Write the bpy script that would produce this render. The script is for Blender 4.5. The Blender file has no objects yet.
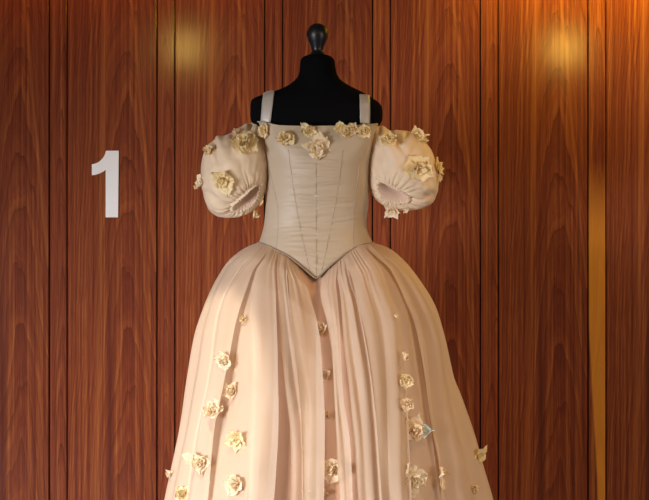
import bpy, bmesh, math, random
from math import sin, cos, pi, sqrt, asin, acos, atan2, hypot, exp
from mathutils import Vector, Matrix, noise
from mathutils.bvhtree import BVHTree

COL = bpy.context.scene.collection
S = 0.0027            # metres per photo pixel at the gown's mid plane
DC = 4.2              # camera distance to the gown's mid plane
ZC = 1.02             # eye level of the camera
WY = 0.75             # wall distance behind the gown
CX = 317.0            # gown axis in the photo

def P(px, py, Y=0.0, lim=False):
    k = (DC + (min(Y, 0.0) if lim else Y)) / DC * S
    return Vector(((px - 324.5) * k, Y, ZC + (250 - py) * k))

def lerp(a, b, t): return a + (b - a) * t
def clamp(v, a=0.0, b=1.0): return max(a, min(b, v))
def smooth(a, b, v):
    t = clamp((v - a) / (b - a)); return t * t * (3 - 2 * t)
def interp(tab, v):
    if v <= tab[0][0]: return tab[0][1]
    for (a, p), (b, q) in zip(tab, tab[1:]):
        if v <= b: return lerp(p, q, (v - a) / (b - a))
    (a, p), (b, q) = tab[-2], tab[-1]
    return q + (q - p) / (b - a) * (v - b)
def sinterp(tab, v):
    # catmull-rom through the table
    n = len(tab)
    if v <= tab[0][0]: return tab[0][1]
    if v >= tab[-1][0]: return interp(tab, v)
    for i in range(n - 1):
        if v <= tab[i + 1][0]:
            x0, y0 = tab[i]; x1, y1 = tab[i + 1]
            h = x1 - x0; t = (v - x0) / h
            m0 = (y1 - tab[i - 1][1]) / (x1 - tab[i - 1][0]) if i else (y1 - y0) / h
            m1 = (tab[i + 2][1] - y0) / (tab[i + 2][0] - x0) if i + 2 < n else (y1 - y0) / h
            return ((2*t**3 - 3*t*t + 1) * y0 + (t**3 - 2*t*t + t) * h * m0 +
                    (-2*t**3 + 3*t*t) * y1 + (t**3 - t*t) * h * m1)
def nz(x, y=0.0, z=0.0): return noise.noise(Vector((x, y, z)))

# ---------------------------------------------------------------- objects
def mesh_obj(name, verts, faces, mats, parent=None, smoothf=True, fm=None):
    me = bpy.data.meshes.new(name)
    me.from_pydata([tuple(v) for v in verts], [], faces)
    if not isinstance(mats, (list, tuple)): mats = [mats]
    for m in mats: me.materials.append(m)
    if smoothf: me.polygons.foreach_set('use_smooth', [True] * len(me.polygons))
    if fm: me.polygons.foreach_set('material_index', fm)
    me.update()
    o = bpy.data.objects.new(name, me)
    COL.objects.link(o)
    if parent: o.parent = parent
    return o
def empty(name, label, cat, loc=(0, 0, 0), group=None):
    o = bpy.data.objects.new(name, None); COL.objects.link(o)
    o.location = loc; o['label'] = label; o['category'] = cat
    if group: o['group'] = group
    return o
def grid_faces(nr, nc, wrap=False, off=0):
    f = []
    for i in range(nr - 1):
        for j in range(nc if wrap else nc - 1):
            a = off + i * nc + j; b = off + i * nc + (j + 1) % nc
            f.append((a, b, b + nc, a + nc))
    return f
def tube(pts, r, n=6, closed=False):
    V, F = [], []
    N = len(pts)
    for i, p in enumerate(pts):
        a = pts[(i - 1) % N] if (closed or i) else p
        b = pts[(i + 1) % N] if (closed or i < N - 1) else p
        t = (b - a).normalized()
        s = t.cross(Vector((0, 1, 0)))
        if s.length < 1e-4: s = Vector((1, 0, 0))
        s.normalize(); u = s.cross(t)
        for k in range(n):
            q = 2 * pi * k / n
            V.append(p + (s * cos(q) + u * sin(q)) * r)
    for i in range(N if closed else N - 1):
        for k in range(n):
            a = i * n + k; b = i * n + (k + 1) % n
            c = ((i + 1) % N) * n
            F.append((a, b, c + (k + 1) % n, c + k))
    if not closed:
        F.append(tuple(range(n))); F.append(tuple((N - 1) * n + k for k in reversed(range(n))))
    return V, F
def lathe(prof, n=32, cx=0, cy=0):
    V, F = [], []
    for r, z in prof:
        for k in range(n):
            V.append(Vector((cx + r * cos(2*pi*k/n), cy + r * sin(2*pi*k/n), z)))
    F = grid_faces(len(prof), n, True)
    F.append(tuple(reversed(range(n)))); F.append(tuple((len(prof)-1)*n + k for k in range(n)))
    return V, F

# ---------------------------------------------------------------- materials
class NT:
    def __init__(s, name):
        s.m = bpy.data.materials.new(name); s.m.use_nodes = True
        s.t = s.m.node_tree; s.n = s.t.nodes; s.n.clear()
        s.out = s.n.new('ShaderNodeOutputMaterial')
    def put(s, sock, v):
        if isinstance(v, bpy.types.NodeSocket): s.t.links.new(v, sock)
        elif v is not None:
            if isinstance(v, (tuple, list)) and len(v) == 3 and sock.type == 'RGBA': v = (*v, 1)
            sock.default_value = v
    def new(s, kind, **kw):
        nd = s.n.new(kind)
        for k, v in kw.items():
            if k.startswith('_'): setattr(nd, k[1:], v)
        for k, v in kw.items():
            if not k.startswith('_'): s.put(nd.inputs[k.replace('.', ' ')], v)
        return nd
    def math(s, op, a, b=None, c=None, cl=False):
        nd = s.n.new('ShaderNodeMath'); nd.operation = op; nd.use_clamp = cl
        for i, v in enumerate((a, b, c)):
            if v is not None: s.put(nd.inputs[i], v)
        return nd.outputs[0]
    def vec(s, x, y, z):
        nd = s.n.new('ShaderNodeCombineXYZ')
        for i, v in enumerate((x, y, z)): s.put(nd.inputs[i], v)
        return nd.outputs[0]
    def noise(s, v, scale=1, detail=2, rough=.5, dist=0):
        nd = s.new('ShaderNodeTexNoise', Vector=v, Scale=scale, Detail=detail, Roughness=rough, Distortion=dist)
        return nd.outputs[0]
    def mix(s, f, a, b, bt='MIX'):
        nd = s.n.new('ShaderNodeMix'); nd.data_type = 'RGBA'; nd.blend_type = bt
        s.put(nd.inputs[0], f); s.put(nd.inputs[6], a); s.put(nd.inputs[7], b)
        return nd.outputs[2]
    def ramp(s, f, stops):
        nd = s.n.new('ShaderNodeValToRGB'); s.put(nd.inputs[0], f)
        e = nd.color_ramp.elements
        while len(e) < len(stops): e.new(0.5)
        for el, (p, c) in zip(e, stops):
            el.position = p; el.color = (*c, 1)
        return nd.outputs[0]
    def attr(s, name):
        nd = s.n.new('ShaderNodeAttribute'); nd.attribute_name = name; return nd.outputs['Fac']
    def done(s, sh): s.t.links.new(sh, s.out.inputs[0]); return s.m

def wood():
    m = NT('walnut_veneer')
    co = m.new('ShaderNodeTexCoord').outputs['Object']
    sp = m.new('ShaderNodeSeparateXYZ', Vector=co); z0 = sp.outputs[2]
    u = m.attr('bu'); zo = m.attr('zoff'); uc = m.attr('uc'); nar = m.attr('nar'); sap = m.attr('sap'); tone = m.attr('tone')
    z = m.math('ADD', z0, zo)
    wide = m.math('SUBTRACT', 1.0, nar)
    n1 = m.noise(m.vec(0.0, zo, m.math('MULTIPLY', z, 1.1)), 2.0, 1)
    n2 = m.noise(m.vec(m.math('MULTIPLY', u, 13), 3.0, m.math('MULTIPLY', z, 2.4)), 1.0, 3)
    n3 = m.noise(m.vec(m.math('MULTIPLY', u, 60), 7.0, m.math('MULTIPLY', z, 12)), 1.0, 2)
    du = m.math('ADD', m.math('SUBTRACT', u, uc), m.math('MULTIPLY', m.math('SUBTRACT', n1, .5), .04))
    du = m.math('ADD', du, m.math('MULTIPLY', m.math('SUBTRACT', n2, .5), .018))
    A = m.math('ADD', 95.0, m.math('MULTIPLY', nar, 700.0))
    g = m.math('MULTIPLY', m.math('MULTIPLY', du, du), A)
    g = m.math('ADD', g, m.math('MULTIPLY', z, 1.5))
    g = m.math('ADD', g, m.math('MULTIPLY', m.math('SUBTRACT', n2, .5), .6))
    g = m.math('ADD', g, m.math('MULTIPLY', m.math('SUBTRACT', n3, .5), .06))
    ring = m.noise(m.vec(m.math('MULTIPLY', g, 5.0), 0.0, zo), 1.0, 4, .62)
    rg = m.math('MULTIPLY', g, 1.0)
    saw = m.math('FRACT', m.math('MULTIPLY', g, 3.6))           # late-wood lines
    line = m.math('MULTIPLY', m.math('POWER', saw, 7.0), m.math('MULTIPLY', m.noise(m.vec(m.math('MULTIPLY', g, 1.3), 4.0, m.math('MULTIPLY', z, 3)), 1.0, 2), 1.5), cl=True)
    streak = m.noise(m.vec(m.math('MULTIPLY', u, 110), zo, m.math('MULTIPLY', z, .7)), 1.0, 4, .66)
    fib = m.noise(m.vec(m.math('MULTIPLY', u, 520), zo, m.math('MULTIPLY', z, 14)), 1.0, 2, .6)
    v = m.math('ADD', m.math('MULTIPLY', ring, .40), m.math('MULTIPLY', streak, .62))
    c = m.ramp(v, [(.36, (.125, .032, .020)), (.45, (.190, .044, .021)), (.53, (.250, .064, .025)),
                   (.60, (.330, .096, .031)), (.70, (.47, .155, .040))])
    c = m.mix(m.math('MULTIPLY', line, .62), c, (.050, .010, .009))
    c = m.mix(m.math('MULTIPLY', m.math('SUBTRACT', .56, fib, cl=True), 3.0, cl=True), c,
              m.mix(1.0, c, (.62, .52, .56), 'MULTIPLY'))
    def band(cu, w):
        d = m.math('DIVIDE', m.math('SUBTRACT', u, cu), w)
        return m.math('POWER', 2.718, m.math('MULTIPLY', m.math('MULTIPLY', d, d), -1.0))
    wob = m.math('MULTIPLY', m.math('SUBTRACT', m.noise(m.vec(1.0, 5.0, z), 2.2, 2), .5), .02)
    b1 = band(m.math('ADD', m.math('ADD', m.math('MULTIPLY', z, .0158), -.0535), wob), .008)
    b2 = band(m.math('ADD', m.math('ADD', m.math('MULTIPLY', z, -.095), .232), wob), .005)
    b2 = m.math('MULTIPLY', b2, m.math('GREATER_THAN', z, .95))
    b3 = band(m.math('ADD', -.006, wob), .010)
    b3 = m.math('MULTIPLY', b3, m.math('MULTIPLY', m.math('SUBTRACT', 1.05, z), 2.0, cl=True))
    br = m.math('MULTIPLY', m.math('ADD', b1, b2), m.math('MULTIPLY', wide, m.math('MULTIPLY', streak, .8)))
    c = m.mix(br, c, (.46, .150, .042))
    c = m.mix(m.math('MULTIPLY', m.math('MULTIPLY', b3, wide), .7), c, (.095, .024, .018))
    # pale sapwood board
    e1 = m.math('MULTIPLY', m.math('SUBTRACT', 1.30, z0), 4.0, cl=True)
    lo = m.math('MULTIPLY', m.math('SUBTRACT', .90, z0), 1.4, cl=True)
    edge = m.math('ADD', m.math('MULTIPLY', lo, .036), -.036)
    e2 = m.math('MULTIPLY', m.math('SUBTRACT', m.math('ADD', u, wob), edge), 160.0, cl=True)
    sc = m.mix(m.math('MULTIPLY', ring, 1.0), (.74, .31, .042), (.46, .16, .028))
    c = m.mix(m.math('MULTIPLY', sap, m.math('MULTIPLY', e1, e2)), c, sc)
    c = m.mix(1.0, c, m.new('ShaderNodeCombineColor', Red=tone, Green=tone, Blue=tone).outputs[0], 'MULTIPLY')
    hs = m.new('ShaderNodeHueSaturation', Color=c, Saturation=1.0, Value=1.0)
    bp = m.new('ShaderNodeBump', Strength=.05, Distance=.0005, Height=fib)
    b = m.new('ShaderNodeBsdfPrincipled', Roughness=.12, Normal=bp.outputs[0])
    m.put(b.inputs['Base Color'], hs.outputs[0]); b.inputs['Specular IOR Level'].default_value = .3
    return m.done(b.outputs[0])

def simple(name, col, rough=.5, **kw):
    m = NT(name)
    co = m.new('ShaderNodeTexCoord').outputs['Object']
    n = m.noise(co, kw.pop('scale', 30), 3)
    var = kw.pop('var', .1)
    c = m.mix(n, tuple(x * (1 - var) for x in col), tuple(min(1, x * (1 + var)) for x in col))
    b = m.new('ShaderNodeBsdfPrincipled', Roughness=rough)
    m.put(b.inputs['Base Color'], c)
    for k, v in kw.items(): b.inputs[k].default_value = v
    return m.done(b.outputs[0])

def fabric(name, col, trans=.3, clear=.0, rough=.6, weave=900, sheen=.2, spec=.25, mott=.06, bump=.15):
    m = NT(name)
    co = m.new('ShaderNodeTexCoord').outputs['Object']
    n = m.noise(co, 14, 3); w = m.noise(co, weave, 1)
    c = m.mix(n, tuple(x * (1 - mott) for x in col), tuple(min(1, x * (1 + mott)) for x in col))
    h = m.math('ADD', m.math('MULTIPLY', w, .25), m.noise(co, 120, 2))
    bp = m.new('ShaderNodeBump', Strength=bump, Distance=.001, Height=h)
    b = m.new('ShaderNodeBsdfPrincipled', Roughness=rough, Normal=bp.outputs[0])
    m.put(b.inputs['Base Color'], c)
    b.inputs['Specular IOR Level'].default_value = spec
    b.inputs['Sheen Weight'].default_value = sheen
    b.inputs['Sheen Roughness'].default_value = .4
    sh = b.outputs[0]
    if trans:
        tr = m.new('ShaderNodeBsdfTranslucent'); m.put(tr.inputs[0], c)
        sh = m.new('ShaderNodeMixShader', Fac=trans).outputs[0]
        nd = sh.node; m.t.links.new(b.outputs[0], nd.inputs[1]); m.t.links.new(tr.outputs[0], nd.inputs[2])
    if clear:
        tp = m.new('ShaderNodeBsdfTransparent')
        nd = m.new('ShaderNodeMixShader', Fac=clear)
        m.t.links.new(sh, nd.inputs[1]); m.t.links.new(tp.outputs[0], nd.inputs[2]); sh = nd.outputs[0]
    return m.done(sh)

M_wood = wood()
M_groove = simple('dark_groove', (.012, .006, .004), .8)
M_sign = simple('white_acrylic', (.84, .84, .86), .45, var=.02)
M_black = simple('black_jersey', (.0035, .0035, .004), .95, var=.3, scale=200, **{'Specular IOR Level': .05})
M_knob = simple('black_lacquer', (.005, .005, .007), .38, var=.2)
M_metal = simple('steel', (.25, .25, .26), .35, Metallic=1.0)
M_floor = simple('stone_floor', (.20, .17, .15), .5, scale=3)
M_bod = fabric('ivory_satin', (.465, .365, .262), trans=0, rough=.5, sheen=.15, spec=.4, weave=1500, bump=.08, mott=.03)
M_cord = fabric('taupe_cord', (.30, .215, .15), trans=0)
M_seam = fabric('seam_thread', (.42, .33, .24), trans=0)
M_strap = fabric('silver_ribbon', (.40, .355, .31), trans=0, rough=.35, spec=.5)
M_over = fabric('cream_organza', (.76, .585, .425), trans=.30, clear=.20, rough=.5, sheen=.3)
M_under = fabric('blush_lining', (.66, .41, .275), trans=0, rough=.55)
M_sleeve = fabric('sleeve_organza', (.85, .67, .48), trans=.22, clear=0, rough=.5, sheen=.3)
M_lining = fabric('pink_lining', (.60, .42, .31), trans=0)
M_pet = fabric('petal_gold', (1.0, .79, .48), trans=.35, rough=.45, sheen=.3, mott=.12, bump=.4)
M_pet2 = fabric('petal_blush', (.96, .74, .50), trans=.38, rough=.45, sheen=.3, mott=.12, bump=.4)
M_pet3 = fabric('petal_cream', (1.0, .82, .60), trans=.35, rough=.45, sheen=.3, mott=.08, bump=.4)
M_bead = simple('glass_beads', (.70, .62, .42), .15)
M_leaf = fabric('petal_silver', (.55, .62, .58), trans=.1, rough=.25, spec=.7)

# ---------------------------------------------------------------- room
k = (DC + WY) / DC * S
def wx(px): return (px - 324.5) * k
verts, faces, fm = [], [], []
att = {n: [] for n in ('bu', 'zoff', 'uc', 'nar', 'sap', 'tone')}
rnd = random.Random(3)
def board(x0, x1, nar, idx, z0=0.0, z1=2.7):
    o = len(verts); d = .008; bv = .0012
    prof = [(x0, d), (x0, bv), (x0 + bv, 0), (x1 - bv, 0), (x1, bv), (x1, d)]
    zo = (.013 * idx if not nar else 5.37 * idx + 2)
    uc = .050 if not nar else rnd.uniform(-.02, .02)
    if nar and idx == 0: uc = 0.0
    tone = 1 + rnd.uniform(-.06, .06)
    for z in (z0, z1):
        for x, y in prof:
            verts.append((x, WY + y, z))
            att['bu'].append(x - (x0 + x1) / 2); att['zoff'].append(zo); att['uc'].append(uc)
            att['nar'].append(float(nar)); att['sap'].append(1.0 if nar and idx == 4 else 0.0); att['tone'].append(tone)
    for j in range(5):
        faces.append((o + j, o + j + 1, o + 6 + j + 1, o + 6 + j)); fm.append(0)
for i in range(-3, 8):
    b = 107.75 * i
    board(wx(67.7 + b), wx(156.3 + b), 0, i)
    board(wx(157.7 + b), wx(174.3 + b), 1, i)
xa, xb = wx(68 - 107.75 * 3) - .01, wx(174 + 107.75 * 7) + .01
o = len(verts)
for x, y, z in ((xa, WY + .008, 0), (xb, WY + .008, 0), (xb, WY + .008, 2.7), (xa, WY + .008, 2.7),
                (xa, WY + .06, 0), (xb, WY + .06, 0), (xb, WY + .06, 2.7), (xa, WY + .06, 2.7)):
    verts.append((x, y, z))
    for n in att: att[n].append(0.0)
for f in ((0, 1, 2, 3), (5, 4, 7, 6), (3, 2, 6, 7), (4, 0, 3, 7), (1, 5, 6, 2)):
    faces.append(tuple(o + q for q in f)); fm.append(1)
wall = mesh_obj('wall_back', verts, faces, [M_wood, M_groove], None, False, fm)
for n, vals in att.items():
    a = wall.data.attributes.new(n, 'FLOAT', 'POINT'); a.data.foreach_set('value', vals)
wall['kind'] = 'structure'; wall['label'] = 'wall of vertical reddish-brown veneer boards with dark grooves'
fl = mesh_obj('floor', [(xa, -5, -.05), (xb, -5, -.05), (xb, WY, -.05), (xa, WY, -.05), (xa, -5, 0), (xb, -5, 0), (xb, WY, 0), (xa, WY, 0)],
              [(3, 2, 1, 0), (4, 5, 6, 7), (0, 1, 5, 4), (1, 2, 6, 5), (2, 3, 7, 6), (3, 0, 4, 7)], M_floor, None, False)
fl['kind'] = 'structure'

# the numeral on the wall
def wpt(px, py): return ((px - 324.5) * k, ZC + (250 - py) * k)
out = [(106.2, 150.8), (118.8, 150.8), (118.2, 217.4), (105.8, 217.4), (105.8, 169.8), (103, 171.8), (99, 173.8), (95.5, 174.9), (92, 175.3),
       (92, 164.4), (95.5, 163.6), (99, 162.0), (102, 159.4), (104.2, 156.4), (105.5, 153.5)]
V = []; n = len(out)
for y in (WY - .004, WY - .0005):
    for p in out: x, z = wpt(*p); V.append((x, y, z))
F = [tuple(range(n)), tuple(reversed(range(n, 2 * n)))] + [(i, n + i, n + (i + 1) % n, (i + 1) % n) for i in range(n)]
num = mesh_obj('wall_numeral', V, F, M_sign, None, False)
num['label'] = 'large white numeral 1 fixed on the wooden wall'; num['category'] = 'sign'

# ---------------------------------------------------------------- dress form
CXW = (CX - 324.5) * S
form = empty('dress_form', 'black dress form bust with turned knob on its neck, wearing the gown', 'mannequin', (CXW, 0, 0))
TL = [(56, 306), (57, 303.5), (59, 301.2), (63, 300.2), (70, 299.5), (76, 298), (81, 294), (86, 287), (90, 278), (94, 266), (96.5, 258), (99, 253), (102, 251), (110, 250.3), (121, 251), (127, 256), (135, 266), (150, 269), (165, 270), (190, 270), (224, 268), (243, 262), (280, 253), (330, 250), (350, 254)]
TR = [(56, 329), (57, 331.5), (59, 333.8), (63, 335.0), (70, 336), (76, 338), (81, 342), (86, 350), (91, 360), (96, 369), (100, 375), (103, 379), (107, 381.8), (115, 382.6), (121, 382), (127, 378), (135, 369), (150, 366), (165, 365), (190, 365), (224, 363), (243, 368), (280, 379), (330, 383), (350, 379)]
TD = [(56, .045), (60, .052), (76, .056), (90, .060), (96, .066), (110, .078), (125, .082), (145, .098), (165, .108), (190, .10), (224, .082), (243, .090), (280, .105), (350, .11)]
V = []; rows = []
y = 56.0
while y <= 350:
    rows.append(y); y += (1 if y < 104 else 3)
NC = 64
for y in rows:
    l, r, d = sinterp(TL, y), sinterp(TR, y), sinterp(TD, y)
    c = (l + r) / 2; a = (r - l) / 2
    e = lerp(1.0, .72, smooth(88, 110, y)) if y < 125 else lerp(.72, 1.0, smooth(125, 165, y))
    for j in range(NC):
        q = 2 * pi * j / NC
        sx, cy = sin(q), -cos(q)
        V.append(Vector(((c + a * math.copysign(abs(sx) ** e, sx) - 324.5) * S, d * math.copysign(abs(cy) ** e, cy), ZC + (250 - y) * S)))
F = grid_faces(len(rows), NC, True)
F = [tuple(reversed(f)) for f in F]
F.append(tuple(range(NC))[::-1]); F.append(tuple((len(rows) - 1) * NC + j for j in range(NC)))
TV, TF = V, F
def loc(V, o): return [Vector(v) - Vector(o.location) for v in V]
mesh_obj('torso', loc(V, form), F, M_black, form)
torso_bvh = BVHTree.FromPolygons(TV, TF)
zz = lambda py: ZC + (250 - py) * S
prof = [(.1, 23.4), (3.5, 23.9), (6.5, 25.4), (9, 28), (10.6, 31), (11, 34), (10.4, 38), (8.8, 42), (7.0, 46), (6.0, 49), (5.6, 51), (6.4, 52.4), (7.8, 53.8), (9.2, 55.4), (9.8, 56.6)]
V, F = lathe([(r * S, zz(py)) for r, py in prof], 40)
mesh_obj('neck_knob', [v - Vector((-.001, 0, 0)) for v in V], [tuple(reversed(f)) for f in F], M_knob, form)['label'] = 'glossy black turned knob'
V, F = lathe([(.012, .03), (.012, zz(349))], 20); mesh_obj('stand_pole', V, F, M_metal, form)
V, F = lathe([(.20, 0), (.20, .008), (.19, .014), (.03, .02), (.02, .035)], 48); mesh_obj('stand_base', V, F, M_metal, form)

# ---------------------------------------------------------------- gown
gown = empty('ball_gown', 'cream ball gown with puff sleeves and fabric flowers, worn by the black bust', 'gown', (CXW, 0, 0))
GO = Vector(gown.location)
def gobj(name, V, F, m, parent=None, fm=None, smoothf=True):
    return mesh_obj(name, [Vector(v) - GO for v in V], F, m, parent or gown, smoothf, fm)

# bodice
BL = [(120, 256.5), (125, 259), (140, 263), (160, 265.8), (186, 266.6), (205, 265.8), (224, 264), (235, 261.5), (243, 258.6), (262, 252), (282, 247)]
BR = [(120, 379), (125, 378), (140, 374), (160, 371), (186, 369.2), (205, 368.2), (224, 366.2), (235, 369), (243, 372.6), (262, 380), (282, 386)]
BD = [(120, .094), (125, .097), (145, .118), (165, .126), (190, .114), (224, .096), (243, .106), (262, .120), (282, .132)]
BT = [(256, 121), (262, 121.8), (270, 123.4), (279, 125.4), (300, 126), (340, 125.8), (360, 125), (378, 123.5)]
BB = [(256, 242), (264, 244), (272, 247.6), (289, 256), (303, 267.6), (312, 275.6), (316.4, 278.6), (321, 274.8), (329, 266.6), (346, 252.8), (358, 246.2), (366, 243.6), (374, 242.6)]
def bod_pt(px, py, side=-1, lift=0.0):
    l, r, d = sinterp(BL, py), sinterp(BR, py), sinterp(BD, py)
    c = (l + r) / 2; a = (r - l) / 2
    u = clamp((px - c) / a, -1, 1)
    ex = lerp(4.5, 2.2, smooth(122, 170, py))
    Y = side * (d + lift) * (1 - abs(u) ** ex) ** (1 / ex)
    p = P(px, py, Y, True); 
    if lift: p.x += u * lift * .5
    return p
_cr = random.Random(8)
CREASES = []
for sd in (-1, 1):
    yy = 152.0 if sd > 0 else 196.0
    while yy < 262:
        CREASES.append((yy, sd, _cr.uniform(-.10, .10), _cr.uniform(.5, 1.0), _cr.uniform(14, 26), _cr.uniform(2, 9)))
        yy += _cr.uniform(3.2, 7.0)
def creases(px, py):
    f = 0.0
    for y0, sd, sl, am, ln, x0 in CREASES:
        dx = (px - 316.3) * sd
        if dx < 0: continue
        d = py - y0 - sl * dx
        if abs(d) > 4: continue
        w = exp(-((dx - ln * .45 - x0 * .3) / (ln * .55)) ** 4)
        f += am * w * (.7 * exp(-((d - 1.3) / 1.2) ** 2) - exp(-(d / .8) ** 2))
    return f * .0018
def wrinkle(px, py):
    f = 0.0
    mid = exp(-((px - 316) / 26) ** 4) * smooth(140, 158, py) * (1 - .5 * smooth(262, 276, py))
    side = (1 if px > 316 else -1)
    w = nz(py * .17 + side * 7, px * .012, side * 3.1) + .6 * nz(py * .36, px * .02, side * 5)
    f += mid * w * .0032
    # small puckers along the side seams
    pk = exp(-((px - 316) / 50) ** 8) * exp(-((py - 215) / 26) ** 2)
    f += pk * .0012 * nz(py * .42 + px * .05, px * .05, 9)
    f += .0012 * nz(px * .05, py * .03, 2) + creases(px, py)
    return f
NB, NR = 220, 260
V = []
for i in range(NR + 1):
    t = i / NR
    for j in range(NB):
        q = 2 * pi * j / NB
        side = -1 if cos(q) >= 0 else 1
        px = 315.6 + 58 * sin(q)
        for _ in range(3):
            top = interp(BT, px) if side < 0 else 121.0
            bot = interp(BB, px) if side < 0 else 243.0
            py = lerp(top, bot, t)
            l, r = sinterp(BL, py), sinterp(BR, py)
            px = (l + r) / 2 + (r - l) / 2 * sin(q)
        p = bod_pt(px, py, side)
        d = Vector((sin(q), -cos(q), 0))
        V.append(p + d * (wrinkle(px, py) if side < 0 else 0))
F = [tuple(reversed(f)) for f in grid_faces(NR + 1, NB, True)]
bodice = gobj('bodice', V, F, M_bod)
bodice_bvh = BVHTree.FromPolygons(V, F)
CAM = Vector((0, -DC, ZC))
def cast(bvh, px, py):
    d = (P(px, py, 0) - CAM).normalized()
    h = bvh.ray_cast(CAM, d)
    return (h[0], h[1]) if h[0] is not None else (None, None)
def surf_line(pts, lift, n=40):
    res = []
    for i in range(n + 1):
        y = lerp(pts[0][1], pts[-1][1], i / n)
        x = sinterp([(b, a) for a, b in pts], y)
        h, nn = cast(bodice_bvh, x, y)
        if h: res.append(h + Vector((0, -lift, 0)))
    return res
for pts in ([(316.2, 150), (316.2, 200), (316.4, 277)], [(288.5, 150), (293, 185), (301, 232), (309.6, 270)],
            [(343, 150), (338.5, 185), (330, 232), (322, 270)], [(268, 160), (272, 180), (277.4, 205), (278, 228), (276.5, 249)],
            [(360, 158), (357.5, 180), (354.4, 205), (353, 228), (353.5, 248)]):
    L = surf_line(pts, .0002)
    if len(L) > 3:
        V, F = tube(L, .0009, 6); gobj('bodice_seam', V, F, M_seam, bodice)
L = []
for i in range(91):
    q = -pi / 2 + pi * i / 90
    px = 315.6 + 57 * sin(q); py = interp(BB, px)
    L.append(bod_pt(px, py, -1, .004))
for i in range(1, 40):
    q = pi / 2 + pi * i / 40
    L.append(bod_pt(315.6 + 57 * sin(q), 243, 1, .004))
V, F = tube(L, .0021, 8, True); gobj('waist_piping', V, F, M_cord, bodice)['label'] = 'taupe cord along the pointed waist'
L = []
for i in range(91):
    q = -pi / 2 + pi * i / 90
    px = 317.5 + 59.5 * sin(q); L.append(bod_pt(px, interp(BT, px) + .4, -1, .001))
for i in range(1, 40):
    q = pi / 2 + pi * i / 40
    L.append(bod_pt(317.5 + 59.5 * sin(q), 121.4, 1, .001))
V, F = tube(L, .0018, 8, True); gobj('neckline_edge', V, F, M_bod, bodice)

# straps
def strap(x0t, x1t, x0b, x1b, ytop):
    V = []; nn = 0
    for side in (-1, 1):
        seq = list(range(0, 25)) if side < 0 else list(range(24, -1, -1))
        for i in seq:
            t = i / 24; py = lerp(126, ytop, t)
            row = []
            for k2 in range(7):
                px = lerp(lerp(x0b, x1b, k2 / 6), lerp(x0t, x1t, k2 / 6), t)
                o = Vector(((px - 324.5) * S, side * 1.0, ZC + (250 - py) * S))
                h = torso_bvh.ray_cast(o, Vector((0, -side, 0)))
                if h[0] is None:
                    h = torso_bvh.ray_cast(Vector((o.x, 0, 2)), Vector((0, 0, -1)))
                p = Vector(h[0]); n3 = Vector(h[1])
                row.append(p + n3 * .0035 + Vector((0, side * .001 * (1 - t), .002 * t)))
            V += row; nn += 1
    F = grid_faces(nn, 7)
    o = gobj('shoulder_strap', V, F, M_strap); sd = o.modifiers.new('s', 'SOLIDIFY'); sd.thickness = .0012
    o['label'] = 'silvery ribbon strap'
strap(264.4, 275.4, 261.8, 271.6, 93.6)
strap(358.8, 369.0, 359.2, 368.8, 97.5)

# ---- skirt shell in photo terms
SL = [(243, 58.4), (246, 66), (250, 73), (255, 80), (261, 86.5), (273.6, 94.5), (293, 103.8), (313, 112), (332, 119), (352, 123.6), (380, 128), (417, 132.5), (450, 139), (489, 148.5), (560, 164), (628, 178)]
SR = [(243, 55.6), (246, 64), (250, 72), (258, 82), (266.6, 90), (282, 101), (307, 115), (335, 123.4), (360, 128.6), (380, 133.5), (398, 141), (436, 155), (478, 166.8), (500, 173), (560, 188), (628, 200)]
SB = [(0, .106), (6, .13), (15, .158), (40, .208), (80, .262), (130, .312), (250, .40), (390, .48)]
def waist_y(px): return interp(BB, px)
def shell(px, py, back=False, off=0.0):
    """point of the skirt shell with its outward direction; off in metres"""
    a = sinterp(SL, py) if px < CX else sinterp(SR, py)
    u = clamp((px - CX) / a, -1, 1)
    wy = 243.0 if back else min(waist_y(px), py)
    h = max(0, py - wy)
    b = interp(SB, h) * (1 - .1 * back)
    cq = sqrt(max(0, 1 - u * u)); s = 1 if back else -1
    n3 = Vector((u, s * cq, 0))
    Y = s * b * cq
    p = P(px, py, Y, True)
    return p + n3 * off, n3
def ridged(v, sharp=.7): return abs(sin(pi * v)) ** sharp
def softf(v): return .5 - .5 * cos(2 * pi * v)

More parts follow.
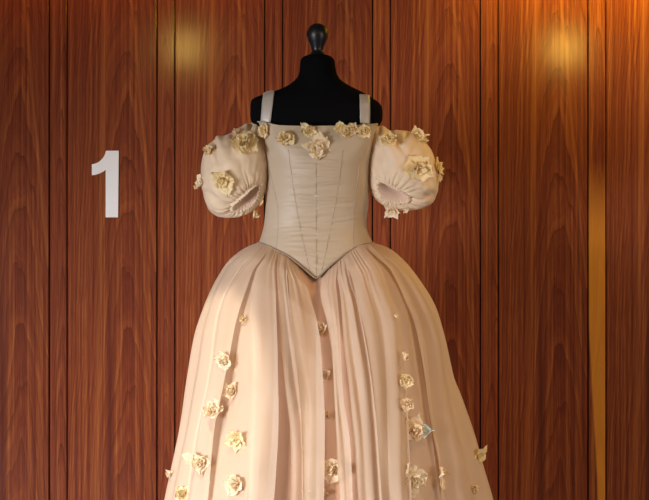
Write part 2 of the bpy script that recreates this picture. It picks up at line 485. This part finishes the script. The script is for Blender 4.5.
# panels: (name, left edge, right edge) as x at given y; 'W' = wraps round the side to the back
def strip_mesh(colfn, rows, ncol):
    V = []
    for i in range(rows + 1):
        for j in range(ncol + 1): V.append(colfn(j / ncol, i / rows))
    return V, grid_faces(rows + 1, ncol + 1)
YB = 626.0
def tq(px, py):        # angle from the front
    a = sinterp(SL, py) if px < CX else sinterp(SR, py)
    return asin(clamp((px - CX) / a, -.9999, .9999))
def from_angle(q, py):
    a = sinterp(SL, py) if sin(q) < 0 else sinterp(SR, py)
    return CX + a * sin(q)
def panel(left, right, waist, seed, base=.010, nf=3, amp=.014, bulge=.006, ph=0.0, gather=9, ncol=60, rows=120, lift=0.0, sharp=.8):
    """left/right: tables y->px, or an angle for the side that wraps to the back. waist: (xl, xr) at the top"""
    wl, wr = waist
    def edge(tab, py):
        if isinstance(tab, (int, float)): return tab
        return tq(sinterp(tab, py), py)
    def fn(u, t):
        # waist angle -> start
        t2 = t ** 1.45
        q0l = wl if abs(wl) < 4 else None
        if isinstance(left, (int, float)): qa = left
        else: qa = None
        # top point
        wal = left if isinstance(left, (int, float)) else asin(clamp((wl - CX) / (58.4 if wl < CX else 55.6), -.99, .99))
        war = right if isinstance(right, (int, float)) else asin(clamp((wr - CX) / (58.4 if wr < CX else 55.6), -.99, .99))
        q0 = lerp(wal, war, u)
        x0 = CX + (58.4 if q0 < 0 else 55.6) * sin(q0)
        back0 = abs(q0) > pi / 2
        y0 = (243.0 if back0 else waist_y(x0)) - 1.0
        py = lerp(y0, YB, t2)
        q = lerp(edge(left, py), edge(right, py), u)
        # blend from waist angle just under the seam
        hb = lerp(smooth(0, 26, py - y0), 1, abs(sin(q)) ** 4)
        px = from_angle(q, py)
        px = lerp(x0, px, hb)
        back = abs(q) > pi / 2
        h = py - y0
        g = exp(-h / 30.0)
        v = u * nf + ph + .30 * nz(t * 1.6, seed, 1) + .38 * nz(u * nf * .8, seed * 2.3, t * .6)
        am = .35 + 1.2 * abs(nz(u * nf * .6 + 3, seed, t * .8))
        fold = (lerp(softf(v), ridged(v, .8), .45) - .5) * amp * am * smooth(0, 60, h) * (1 + .5 * smooth(100, 380, h))
        vg = u * gather * .75 + seed + 1.3 * nz(u * gather * .45, t * 1.5, seed)
        fine = (softf(vg) - .15) * .010 * g * smooth(-2, 6, h) * (.5 + 1.2 * abs(nz(u * gather * .4, 2, seed)))
        wav = .006 * nz(u * 2.5 + seed * 3, py * .012, seed) * smooth(0, 50, h)
        bg = bulge * 4 * u * (1 - u) * smooth(0, 60, h)
        curl = .007 * (exp(-u / .10) + exp(-(1 - u) / .10)) * smooth(10, 80, h) * (0 if isinstance(left, (int, float)) or isinstance(right, (int, float)) else 1)
        off = base * smooth(0, 14, h) + .002 + fold + fine + wav + bg + curl + lift * smooth(10, 90, h)
        if abs(q) > 1.05 and abs(q) < 2.09:      # keep the silhouette on the outline
            kk = 1 - smooth(0, .35, abs(abs(q) - pi / 2))
            off = lerp(off, .003 + (fine * .8 + abs(wav) * .6 + abs(fold) * .25), kk)
        p, n3 = shell(px, py, back, off)
        return p
    return strip_mesh(fn, rows, ncol)

# underskirt: closed shell with mild folds
V = []; NU, RU = 200, 90
for i in range(RU + 1):
    for j in range(NU):
        q = -pi + 2 * pi * j / NU
        back = abs(q) > pi / 2
        x0 = CX + (57 if q < 0 else 54.5) * sin(q)
        y0 = (243 if back else waist_y(x0)) - 1
        py = lerp(y0, YB + .5, (i / RU) ** 1.4)
        px = lerp(x0, from_angle(q, py), lerp(smooth(0, 26, py - y0), 1, abs(sin(q)) ** 4))
        h = py - y0
        off = -.018 * smooth(0, 30, h) - .002 + .006 * (ridged(q * 5.3 + .2 * nz(q * 2, py * .01, 3)) - .5) * smooth(10, 120, h) + .004 * nz(q * 3, py * .01, 4) * smooth(0, 60, h) \
            + .001 * (ridged(q * 17) - .5) * exp(-h / 40)
        V.append(shell(px, py, back, off)[0])
UF = [tuple(reversed(f)) for f in grid_faces(RU + 1, NU, True)]
under = gobj('underskirt', V, UF, M_under)
under['label'] = 'dusky pink inner skirt layer'
allV = list(V); allF = list(UF)

PB = 2.45   # angle where the side panels end, at the back
panels = [
 # left outer (wraps to the back)
 dict(left=-PB, right=[(243, 268), (270, 244), (300, 231), (330, 223), (360, 220), (396, 214), (430, 208), (500, 199), (626, 178)], waist=(-2, 270), seed=1, base=.008, nf=6, amp=.020, gather=22, ncol=110, ph=.2),
 # bright strip
 dict(left=[(243, 262), (270, 243), (300, 228), (330, 220.5), (360, 216), (396, 210), (430, 203), (500, 192), (626, 168)],
      right=[(243, 271), (270, 258), (300, 248), (330, 241), (360, 236), (396, 229), (430, 222), (500, 214), (626, 200)], waist=(262, 271), seed=2, base=.016, nf=1, amp=.012, gather=3, ncol=26, bulge=.010, ph=.1),
 # pinkish shaded sheet behind the left flowers
 dict(left=[(243, 266), (270, 252), (300, 241), (360, 228), (430, 214), (500, 206), (626, 190)],
      right=[(243, 277), (270, 268), (300, 262), (360, 264), (430, 268), (500, 268), (626, 268)], waist=(266, 278), seed=3, base=.000, nf=2, amp=.008, gather=4, ncol=40, bulge=.002, ph=.4),
 # wide light panel
 dict(left=[(250, 268), (270, 260), (300, 256), (340, 256), (376, 256), (430, 254), (500, 252), (626, 245)],
      right=[(250, 277), (270, 277), (300, 278.5), (330, 280), (360, 281), (400, 281.5), (430, 281), (500, 277), (626, 268)], waist=(270, 279), seed=4, base=.010, nf=1, amp=.010, gather=3, ncol=40, bulge=.006, ph=.45, lift=.004),
 # narrow back layer
 dict(left=[(250, 276), (300, 279), (350, 283), (400, 288), (430, 291), (500, 292), (626, 290)],
      right=[(256, 291), (300, 296), (350, 303), (400, 312), (430, 316), (500, 318), (626, 318)], waist=(279, 296), seed=5, base=.002, nf=2, amp=.010, gather=5, ncol=36, bulge=.002, ph=.2),
 # panel left of centre
 dict(left=[(256, 288), (270, 290), (300, 292), (312, 293), (350, 297), (390, 301), (430, 303), (500, 304), (626, 302)],
      right=[(256, 293), (270, 303), (285, 308.5), (300, 312), (320, 317), (340, 320), (360, 321.5), (380, 322.5), (410, 324), (440, 324.2), (500, 323.5), (626, 320)], waist=(287, 299), seed=6, base=.014, nf=1, amp=.010, gather=3, ncol=36, bulge=.008, ph=.5, lift=.004),
 # right of centre thin
 dict(left=[(266, 320), (285, 319.5), (300, 321), (320, 326), (350, 330.5), (380, 332.5), (400, 333.5), (440, 335.5), (500, 338), (626, 342)],
      right=[(262, 334), (285, 335), (300, 336.5), (330, 338.5), (360, 339.5), (400, 342), (440, 348), (500, 351), (626, 358)], waist=(322, 337), seed=7, base=.010, nf=1, amp=.008, gather=3, ncol=26, bulge=.008, ph=.5),
 dict(left=[(258, 335), (285, 338), (300, 340), (340, 342.5), (380, 347), (440, 353), (500, 357), (626, 366)],
      right=[(252, 345), (285, 351), (300, 356), (330, 362), (360, 367), (400, 372), (440, 376), (500, 380), (626, 390)], waist=(335, 348), seed=8, base=.004, nf=2, amp=.010, gather=4, ncol=36, bulge=.005, ph=.3),
 # broad right panel with sharp right edge
 dict(left=[(250, 344), (270, 347.5), (300, 353.5), (340, 361.5), (368, 365.5), (396, 368.5), (440, 372), (500, 376), (626, 386)],
      right=[(246, 364), (270, 376), (285, 381), (300, 387), (318, 394), (340, 396.5), (360, 397.5), (396, 399.5), (450, 402), (500, 404), (626, 408)], waist=(343, 362), seed=9, base=.020, nf=1.8, amp=.018, gather=5, ncol=60, bulge=.006, ph=.3, lift=.006),
 # layer behind right flowers
 dict(left=[(246, 362), (270, 372), (300, 380), (340, 388), (396, 390), (500, 394), (626, 400)],
      right=[(244, 368), (270, 388), (300, 406), (340, 416), (396, 424), (500, 438), (626, 460)], waist=(360, 368), seed=10, base=.000, nf=2, amp=.007, gather=4, ncol=40, bulge=.002, ph=.1),
 # right outer (wraps to the back)
 dict(left=[(243, 365), (260, 379), (280, 391), (300, 400), (320, 408), (350, 414), (390, 419.5), (430, 424.5), (460, 430), (500, 434), (626, 452)], right=PB, waist=(364, 2), seed=11, base=.012, nf=7, amp=.022, gather=20, ncol=110, ph=.6),
]
for d in panels:
    V, F = panel(**d)
    F = [tuple(reversed(f)) for f in F]
    o = gobj('overskirt_panel', V, F, M_over)
    n0 = len(allV); allV += V; allF += [tuple(q + n0 for q in f) for f in F]
# back panel
def backfn(u, t):
    q = lerp(PB - .1, 2 * pi - PB + .1, u)
    py = lerp(242, YB, t ** 1.45); h = py - 242
    x = CX + (sinterp(SR, py) if sin(q) > 0 else sinterp(SL, py)) * sin(q)
    off = .008 * smooth(0, 14, h) + (ridged(u * 7) - .5) * .014 * smooth(0, 70, h) + (ridged(u * 24) - .5) * .006 * exp(-h / 38)
    return shell(x, py, True, off)[0]
V, F = strip_mesh(backfn, 90, 90); gobj('overskirt_panel', V, [tuple(reversed(f)) for f in F], M_over)
skirt_bvh = BVHTree.FromPolygons(allV, allF)

# ---- puff sleeves
def crease(px, py, lines):
    v = 0.0
    for (x0, y0, x1, y1, w, dpt) in lines:
        dx, dy = x1 - x0, y1 - y0; L2 = dx * dx + dy * dy
        t = ((px - x0) * dx + (py - y0) * dy) / L2; tc = clamp(t)
        d = hypot(px - x0 - dx * tc, py - y0 - dy * tc)
        sg = ((px - x0) * dy - (py - y0) * dx) / sqrt(L2)
        fade = 1 - .8 * tc
        v -= dpt * fade * exp(-(d / w) ** 2)
        v += .7 * dpt * fade * exp(-((d - 2.2 * w) / (1.6 * w)) ** 2) * (1 if sg > 0 else .5)
    return v
def sleeve(outline, cen, depth, cuff, cuffr, seed, roll, lines=(), ym=0.0, stretch=(1.5, .8)):
    cxp, cyp = cen
    pol = sorted((atan2(cyp - y, x - cxp), hypot(x - cxp, y - cyp)) for x, y in outline)
    tab = [(a - 2 * pi, r) for a, r in pol[-3:]] + pol + [(a + 2 * pi, r) for a, r in pol[:3]]
    # cuff direction on the unit sphere
    dx, dz = cuff[0] - cxp, cyp - cuff[1]
    R = sinterp(tab, atan2(dz, dx)); rr = hypot(dx, dz) / R
    dc = Vector((dx / R, -sqrt(max(0, 1 - rr * rr)), dz / R)).normalized()
    e1 = Vector((cos(roll), 0, sin(roll))); e1 = (e1 - dc * e1.dot(dc)).normalized(); e2 = dc.cross(e1)
    def mp(n, rad=1.0):
        al = atan2(n.z, n.x); r = hypot(n.x, n.z)
        Rr = sinterp(tab, al)
        Y = ym + depth * n.y * rad
        px = cxp + Rr * r * rad * cos(al); py = cyp - Rr * r * rad * sin(al)
        return P(px, py, Y)
    NP = 168; V = []
    ths = []
    t0 = cuffr
    inner = [(.55, .60), (.62, .72), (.74, .86), (.84, .95), (.90, .985), (.95, .965), (1.0, .95)]   # (theta factor, radius factor)
    rowsn = 0
    def ell(phi):       # stretched polar angle multiplier
        return 1.0 / sqrt((cos(phi) / stretch[0]) ** 2 + (sin(phi) / stretch[1]) ** 2)
    for tf, rf in inner:
        for j in range(NP):
            phi = 2 * pi * j / NP
            th = t0 * tf * ell(phi)
            n = dc * cos(th) + (e1 * cos(phi) + e2 * sin(phi)) * sin(th)
            w = .012 * sin(26 * phi + 2 * nz(phi * 3, seed)) * (1 if tf > .8 else .4)
            if tf in (.84, .90): w += .018 * sin(34 * phi + seed)
            V.append(mp(n, rf + w))
        rowsn += 1
    NTH = 64
    for i in range(1, NTH + 1):
        s = i / NTH
        for j in range(NP):
            phi = 2 * pi * j / NP
            th0 = t0 * ell(phi)
            th = lerp(th0, pi - .03, s ** 1.15)
            n = dc * cos(th) + (e1 * cos(phi) + e2 * sin(phi)) * sin(th)
            g = exp(-(th - th0) / .30)
            ga = .070 * (ridged(phi * 3.5 + .8 * nz(cos(phi) * 3, sin(phi) * 3, seed) + .15 * s, .8) - .5) * g * smooth(0, .06, th - th0)
            ga += .018 * sin(28 * phi) * exp(-(th - th0) / .12)
            dip = -.055 * exp(-((th - th0) / .09) ** 2)
            wv = .05 * nz(n.x * 1.7 + seed, n.y * 1.7, n.z * 1.7) + .022 * nz(n.x * 5, n.y * 5 + seed, n.z * 5)
            # soft hanging folds from the shoulder
            up = clamp(n.z)
            wv += .035 * up * (ridged(n.x * 2.2 + .6 * n.y + seed * .37, .8) - .5)
            edge = abs(n.y)          # keep the outline where n.y ~ 0
            wv *= .35 + .65 * smooth(.0, .5, edge)
            al = atan2(n.z, n.x); Rr = sinterp(tab, al); rr2 = hypot(n.x, n.z)
            if n.y < .1: wv += crease(cxp + Rr * rr2 * cos(al), cyp - Rr * rr2 * sin(al), lines) * smooth(-.1, .25, -n.y)
            V.append(mp(n, 1 + ga + dip + wv))
    nr = rowsn + NTH
    F = grid_faces(nr, NP, True)
    F.append(tuple((nr - 1) * NP + j for j in range(NP)))
    F.append(tuple(reversed(range(NP))))
    fm = [1 if i < 3 * NP else 0 for i in range((nr - 1) * NP)] + [0, 1]
    o = gobj('puff_sleeve', V, F, [M_sleeve, M_lining], None, fm)
    return o, BVHTree.FromPolygons(V, F)
OL = [(246, 124), (236, 131), (226, 135.5), (215, 139), (207, 147), (202, 160), (200.5, 172), (202, 185), (205, 200), (209, 210), (217, 215.8), (230, 217.3), (243, 215.5), (252, 211), (260, 202), (265.5, 190), (268, 172), (268, 152), (265, 137), (256, 122.5)]
OR = [(374, 123.5), (380, 126.5), (389, 130), (398, 131.5), (407, 131), (417, 135), (426, 143), (433.5, 156), (437.5, 170), (438.5, 183), (436, 195), (431, 202.5), (423, 207.5), (409, 210), (396, 209.5), (386, 206.5), (377, 201), (371.5, 193), (369.5, 181), (368.5, 166), (369, 148), (370.5, 132)]
slv_l, bl = sleeve(OL, (236, 171), .100, (250, 202.5), .35, 1.3, .70, [(213, 141, 221, 172, 2.6, .10), (233, 133, 231, 158, 2.4, .07), (252, 124, 243, 150, 2.4, .09), (260, 128, 262, 170, 2.4, .07), (207, 192, 226, 204, 3, .05), (240, 160, 246, 190, 4, .03)], .0, (1.45, .85))
slv_r, brr = sleeve(OR, (403, 169), .100, (390, 196.5), .35, 4.1, -.45, [(390, 131, 403, 152, 2.4, .10), (379, 126, 380, 160, 2.6, .08), (407, 131, 405, 146, 2.4, .06), (430, 195, 405, 188, 3, .06), (414, 150, 400, 180, 4, .03), (428, 182, 408, 182, 2.5, .04)], .0, (1.55, .85))

# ---- fabric flowers
def flower(seed, R, style='rose', leaf=None):
    rn = random.Random(seed); V = []; F = []; fm = []
    def petal(ang, r0, L, W, up, cup, tip=1.0, mi=0, twist=0.0):
        o = len(V); nu, nv = 8, 9
        d = Vector((cos(ang), sin(ang), 0)); s = Vector((-sin(ang), cos(ang), 0))
        sd = rn.uniform(0, 50)
        for i in range(nu):
            t = i / (nu - 1)
            w = W * (sin(pi * (t ** .75) * .86 + .22)) * (1 - .55 * t ** 4 * tip)
            e = up + cup * t
            c = d * (r0 + L * (t * cos(e))) + Vector((0, 0, L * (sin(up) * t + cup * .5 * t * t)))
            for j in range(nv):
                v = (j / (nv - 1) - .5) * 2
                p = c + s * (w * v) + Vector((0, 0, 1)) * (.28 * w * v * v)
                cr = R * .20
                p += Vector((nz(p.x / R * 2.2 + sd, p.y / R * 2.2, t * 2), nz(p.x / R * 2.2, sd, v), nz(sd, p.y / R * 2.6, v * 2 + t))) * cr * (.4 + t)
                p.z += sin(v * 5 + sd) * R * .07 * t
                V.append(p)
        for q in range(o, len(V)): V[q].z *= .68
        f = grid_faces(nu, nv, False, o); F.extend(f); fm.extend([mi] * len(f))
    if style == 'rose':
        layers = ((5, .10, .92, .46, .25, .45), (5, .06, .78, .42, .6, .6), (5, .03, .60, .34, .9, .5), (4, .0, .45, .26, 1.15, .3))
    elif style == 'open':
        layers = ((5, .10, 1.0, .50, .15, .4), (5, .05, .75, .40, .55, .5), (3, .0, .45, .26, 1.1, .3))
    else:    # bud
        layers = ((3, .02, .9, .50, .5, .8), (3, .0, .7, .34, .9, .6))
    for n, r0, L, W, up, cup in layers:
        a0 = rn.uniform(0, 6.28)
        for i in range(n):
            petal(a0 + 2 * pi * i / n + rn.uniform(-.3, .3), r0 * R, L * R * rn.uniform(.75, 1.15), W * R * rn.uniform(.85, 1.2), up + rn.uniform(-.2, .2), cup, rn.uniform(.5, 1.4))
    if leaf is not None:
        petal(leaf[0], .3 * R, leaf[1] * R, leaf[2] * R, .15, .1, 1.8, leaf[3] if len(leaf) > 3 else 0)
    # bead cluster at the heart
    for b in range(4 if style != 'bud' else 2):
        c = Vector((rn.uniform(-.13, .13) * R, rn.uniform(-.13, .13) * R, R * (.24 if style == 'rose' else .14)))
        o = len(V); r = R * .05
        for q in range(5):
            for w in range(8):
                th = pi * (q + .5) / 5
                V.append(c + Vector((sin(th) * cos(w * pi / 4), sin(th) * sin(w * pi / 4), cos(th))) * r)
        f = grid_faces(5, 8, True, o); F.extend(f); fm.extend([1] * len(f))
    return V, F, fm
M_PETS = {'g': M_pet, 'b': M_pet2, 'c': M_pet3}
seedc = [100]
def put_flower(bvh, parent, px, py, r, pet='g', style='rose', leaf=None, out=None, label=None, lift=.004):
    seedc[0] += 1
    p, n = cast(bvh, px, py)
    if p is None:
        p, n = P(px, py, 0), Vector((out or 0, -.3, 0)).normalized()
    if n.y > 0: n = -n
    if out is not None: n = Vector((out, -.45, .1)).normalized()
    else: n = (n * .6 + Vector((0, -1, .05)) * .5).normalized()
    R = r * S * (DC + p.y) / DC * 1.16
    V, F, fm = flower(seedc[0], R, style, leaf)
    x = Vector((1, 0, 0)); x = (x - n * x.dot(n)).normalized(); yv = n.cross(x)
    mt = Matrix((x, yv, n)).transposed()
    rn = random.Random(seedc[0])
    mt = mt @ Matrix.Rotation(rn.uniform(-.35, .35), 3, 'X') @ Matrix.Rotation(rn.uniform(-.35, .35), 3, 'Y')
    base = p + n * lift
    V = [base + mt @ v for v in V]
    o = gobj('fabric_flower', V, F, [M_PETS[pet], M_bead, M_leaf], parent, fm)
    if label: o['label'] = label
    return o
# bodice neckline
for a in ((265.5, 131, 8, 'g'), (285, 139, 10.5, 'g'), (307.5, 130.5, 8, 'g'), (346, 132.5, 9, 'g'), (363.5, 131, 7.5, 'g')):
    put_flower(bodice_bvh, bodice, *a, style='rose')
put_flower(bodice_bvh, bodice, 317, 149, 12.5, 'c', 'open', (1.5, 1.0, .5))
put_flower(bodice_bvh, bodice, 340, 129.5, 6.5, 'g', 'open')
put_flower(bodice_bvh, bodice, 352, 129.5, 6.5, 'c', 'open')
# sleeves
for a in ((244, 145, 15, 'g', 'rose'), (209.5, 150.5, 8.5, 'g', 'bud'), (224, 180, 12.5, 'g', 'open')): put_flower(bl, slv_l, *a)
put_flower(bl, slv_l, 202.5, 182, 7, 'c', 'open', None, -.8)
put_flower(bl, slv_l, 199, 188, 6, 'g', 'bud', None, -.8)
put_flower(bl, slv_l, 238, 134, 8, 'b', 'bud')
put_flower(bl, slv_l, 262.5, 199, 7, 'g', 'open'); put_flower(bl, slv_l, 253, 214, 9, 'g', 'bud', None, .5)
for a in ((389, 141, 10, 'g', 'rose'), (418, 168.5, 14, 'g', 'open')): put_flower(brr, slv_r, *a)
put_flower(brr, slv_r, 416, 136.5, 8.5, 'g', 'open', (0.1, 1.0, .4)); put_flower(brr, slv_r, 424, 142, 6, 'g', 'bud')
put_flower(brr, slv_r, 436.5, 168, 8.5, 'g', 'open', None, .8); put_flower(brr, slv_r, 437, 178, 6, 'g', 'bud', None, .8)
put_flower(brr, slv_r, 393, 209, 9, 'c', 'open'); put_flower(brr, slv_r, 406, 209, 6, 'c', 'bud')
# skirt
SK = [(225.5, 361, 10, 'c', 'rose'), (233, 391, 10, 'b', 'rose'), (213.5, 411, 11, 'c', 'rose'), (237.5, 440, 10.5, 'g', 'open'),
      (201, 463, 11, 'c', 'rose', (2.7, 1.35, .55)), (236.5, 484, 12, 'c', 'rose'), (183, 494, 10, 'g', 'rose'), (244.5, 320, 6.5, 'g', 'bud'),
      (321.5, 331, 9.5, 'b', 'rose'), (326, 376, 7, 'b', 'open'), (327.5, 416, 8, 'b', 'bud'), (333, 470, 12.5, 'b', 'rose'), (327, 493, 6, 'b', 'bud'),
      (400, 357, 8, 'b', 'bud'), (394.5, 317, 4.5, 'c', 'bud'), (402, 381, 7.5, 'g', 'open'), (402.5, 405, 7, 'b', 'open'),
      (411.5, 431, 13, 'b', 'open', (0.0, 1.2, .4, 2)), (411, 481, 13.5, 'c', 'open', (2.2, 1.15, .5)), (440, 473, 9, 'b', 'bud', (4.7, 1.6, .3)), (472.5, 489, 8, 'c', 'bud')]
for a in SK:
    put_flower(skirt_bvh, gown, *a[:5], leaf=a[5] if len(a) > 5 else None, lift=.017 if 318 < a[0] < 340 or 398 < a[0] < 413 else .006,
               label='peach flower with a silvery pointed petal' if len(a) > 5 and len(a[5]) > 3 else None)
for a in ((297, 403, 7, 'c', 'open'), (306, 452, 7, 'c', 'bud'), (259, 384, 7, 'b', 'open'), (291, 358, 6, 'c', 'open'), (311, 494, 9, 'c', 'open'), (205, 366, 6, 'c', 'bud'), (258, 470, 7, 'b', 'open')):
    put_flower(skirt_bvh, gown, *a, lift=-.016)
put_flower(skirt_bvh, gown, 478.0, 456, 8, 'g', 'open', (1.1, 1.1, .4), .8)
put_flower(skirt_bvh, gown, 171.5, 474, 7, 'c', 'bud', None, -.8)

# ---------------------------------------------------------------- light
def area(name, loc, target, size, power, col, sy=None, spread=pi):
    d = bpy.data.lights.new(name, 'AREA'); d.energy = power; d.color = col; d.size = size; d.spread = spread
    if sy: d.shape = 'RECTANGLE'; d.size_y = sy
    o = bpy.data.objects.new(name, d); COL.objects.link(o); o.location = loc
    o.rotation_euler = (Vector(target) - Vector(loc)).to_track_quat('-Z', 'Y').to_euler()
    return o
def spot(name, loc, target, power, col, ang, blend=.5, r=.02):
    d = bpy.data.lights.new(name, 'SPOT'); d.energy = power; d.color = col; d.spot_size = ang; d.spot_blend = blend; d.shadow_soft_size = r
    o = bpy.data.objects.new(name, d); COL.objects.link(o); o.location = loc
    o.rotation_euler = (Vector(target) - Vector(loc)).to_track_quat('-Z', 'Y').to_euler()
    return o
# warm strip washing down the wall from above
area('cove_strip_right', (1.1, WY - .20, 2.02), (1.1, WY, 1.5), 1.2, 10, (1, .66, .0), .05)
area('cove_strip_left', (-.75, WY - .10, 1.98), (-.75, WY, 1.7), 1.2, 1.0, (1, .34, .0), .05)
# room lamps mirrored in the polished boards
area('ceiling_lamp_right', (1.345, -3.0, 2.15), (0.3, .2, 1.2), .11, 3.4, (1, .64, .10), .16)
area('ceiling_lamp_left', (-.78, -3.0, 2.15), (-.2, .2, 1.1), .11, 2.2, (1, .66, .14), .16)
# track spots and daylight from the hall
spot('track_spot_left', (-1.05, -1.1, 2.75), (-.35, -.15, .50), 185, (1, .90, .74), .25, .25, .02)
spot('track_spot_right', (1.5, -.9, 2.6), (.35, 0, .8), 62, (1, .58, .20), .7, .8, .05)
area('window_daylight', (-3.0, -3.2, .7), (.1, .5, -.1), 1.5, 31, (.95, .95, 1.0), .9, .95)
area('hall_fill', (3.4, -2.8, .8), (.3, .5, .15), 1.5, 9, (1, .86, .72), 1.0, 1.1)
spot('wall_washer', (-1.2, -1.6, 2.7), (-.55, WY, 1.45), 17, (1, .52, .0), .9, 1.0, .1)
w = bpy.data.worlds.new('World'); bpy.context.scene.world = w; w.use_nodes = True
w.node_tree.nodes['Background'].inputs[0].default_value = (.75, .72, .72, 1)
w.node_tree.nodes['Background'].inputs[1].default_value = .07

# ---------------------------------------------------------------- camera
cd = bpy.data.cameras.new('camera'); cam = bpy.data.objects.new('camera', cd); COL.objects.link(cam)
cam.location = CAM; cam.rotation_euler = (pi / 2, 0, 0)
cd.sensor_width = 36; cd.lens = 36 * DC / (649 * S)
sc = bpy.context.scene; sc.camera = cam
sc.view_settings.view_transform = 'Standard'; sc.view_settings.look = 'None'
sc.view_settings.exposure = 0; sc.view_settings.gamma = 1; sc.view_settings.use_curve_mapping = False
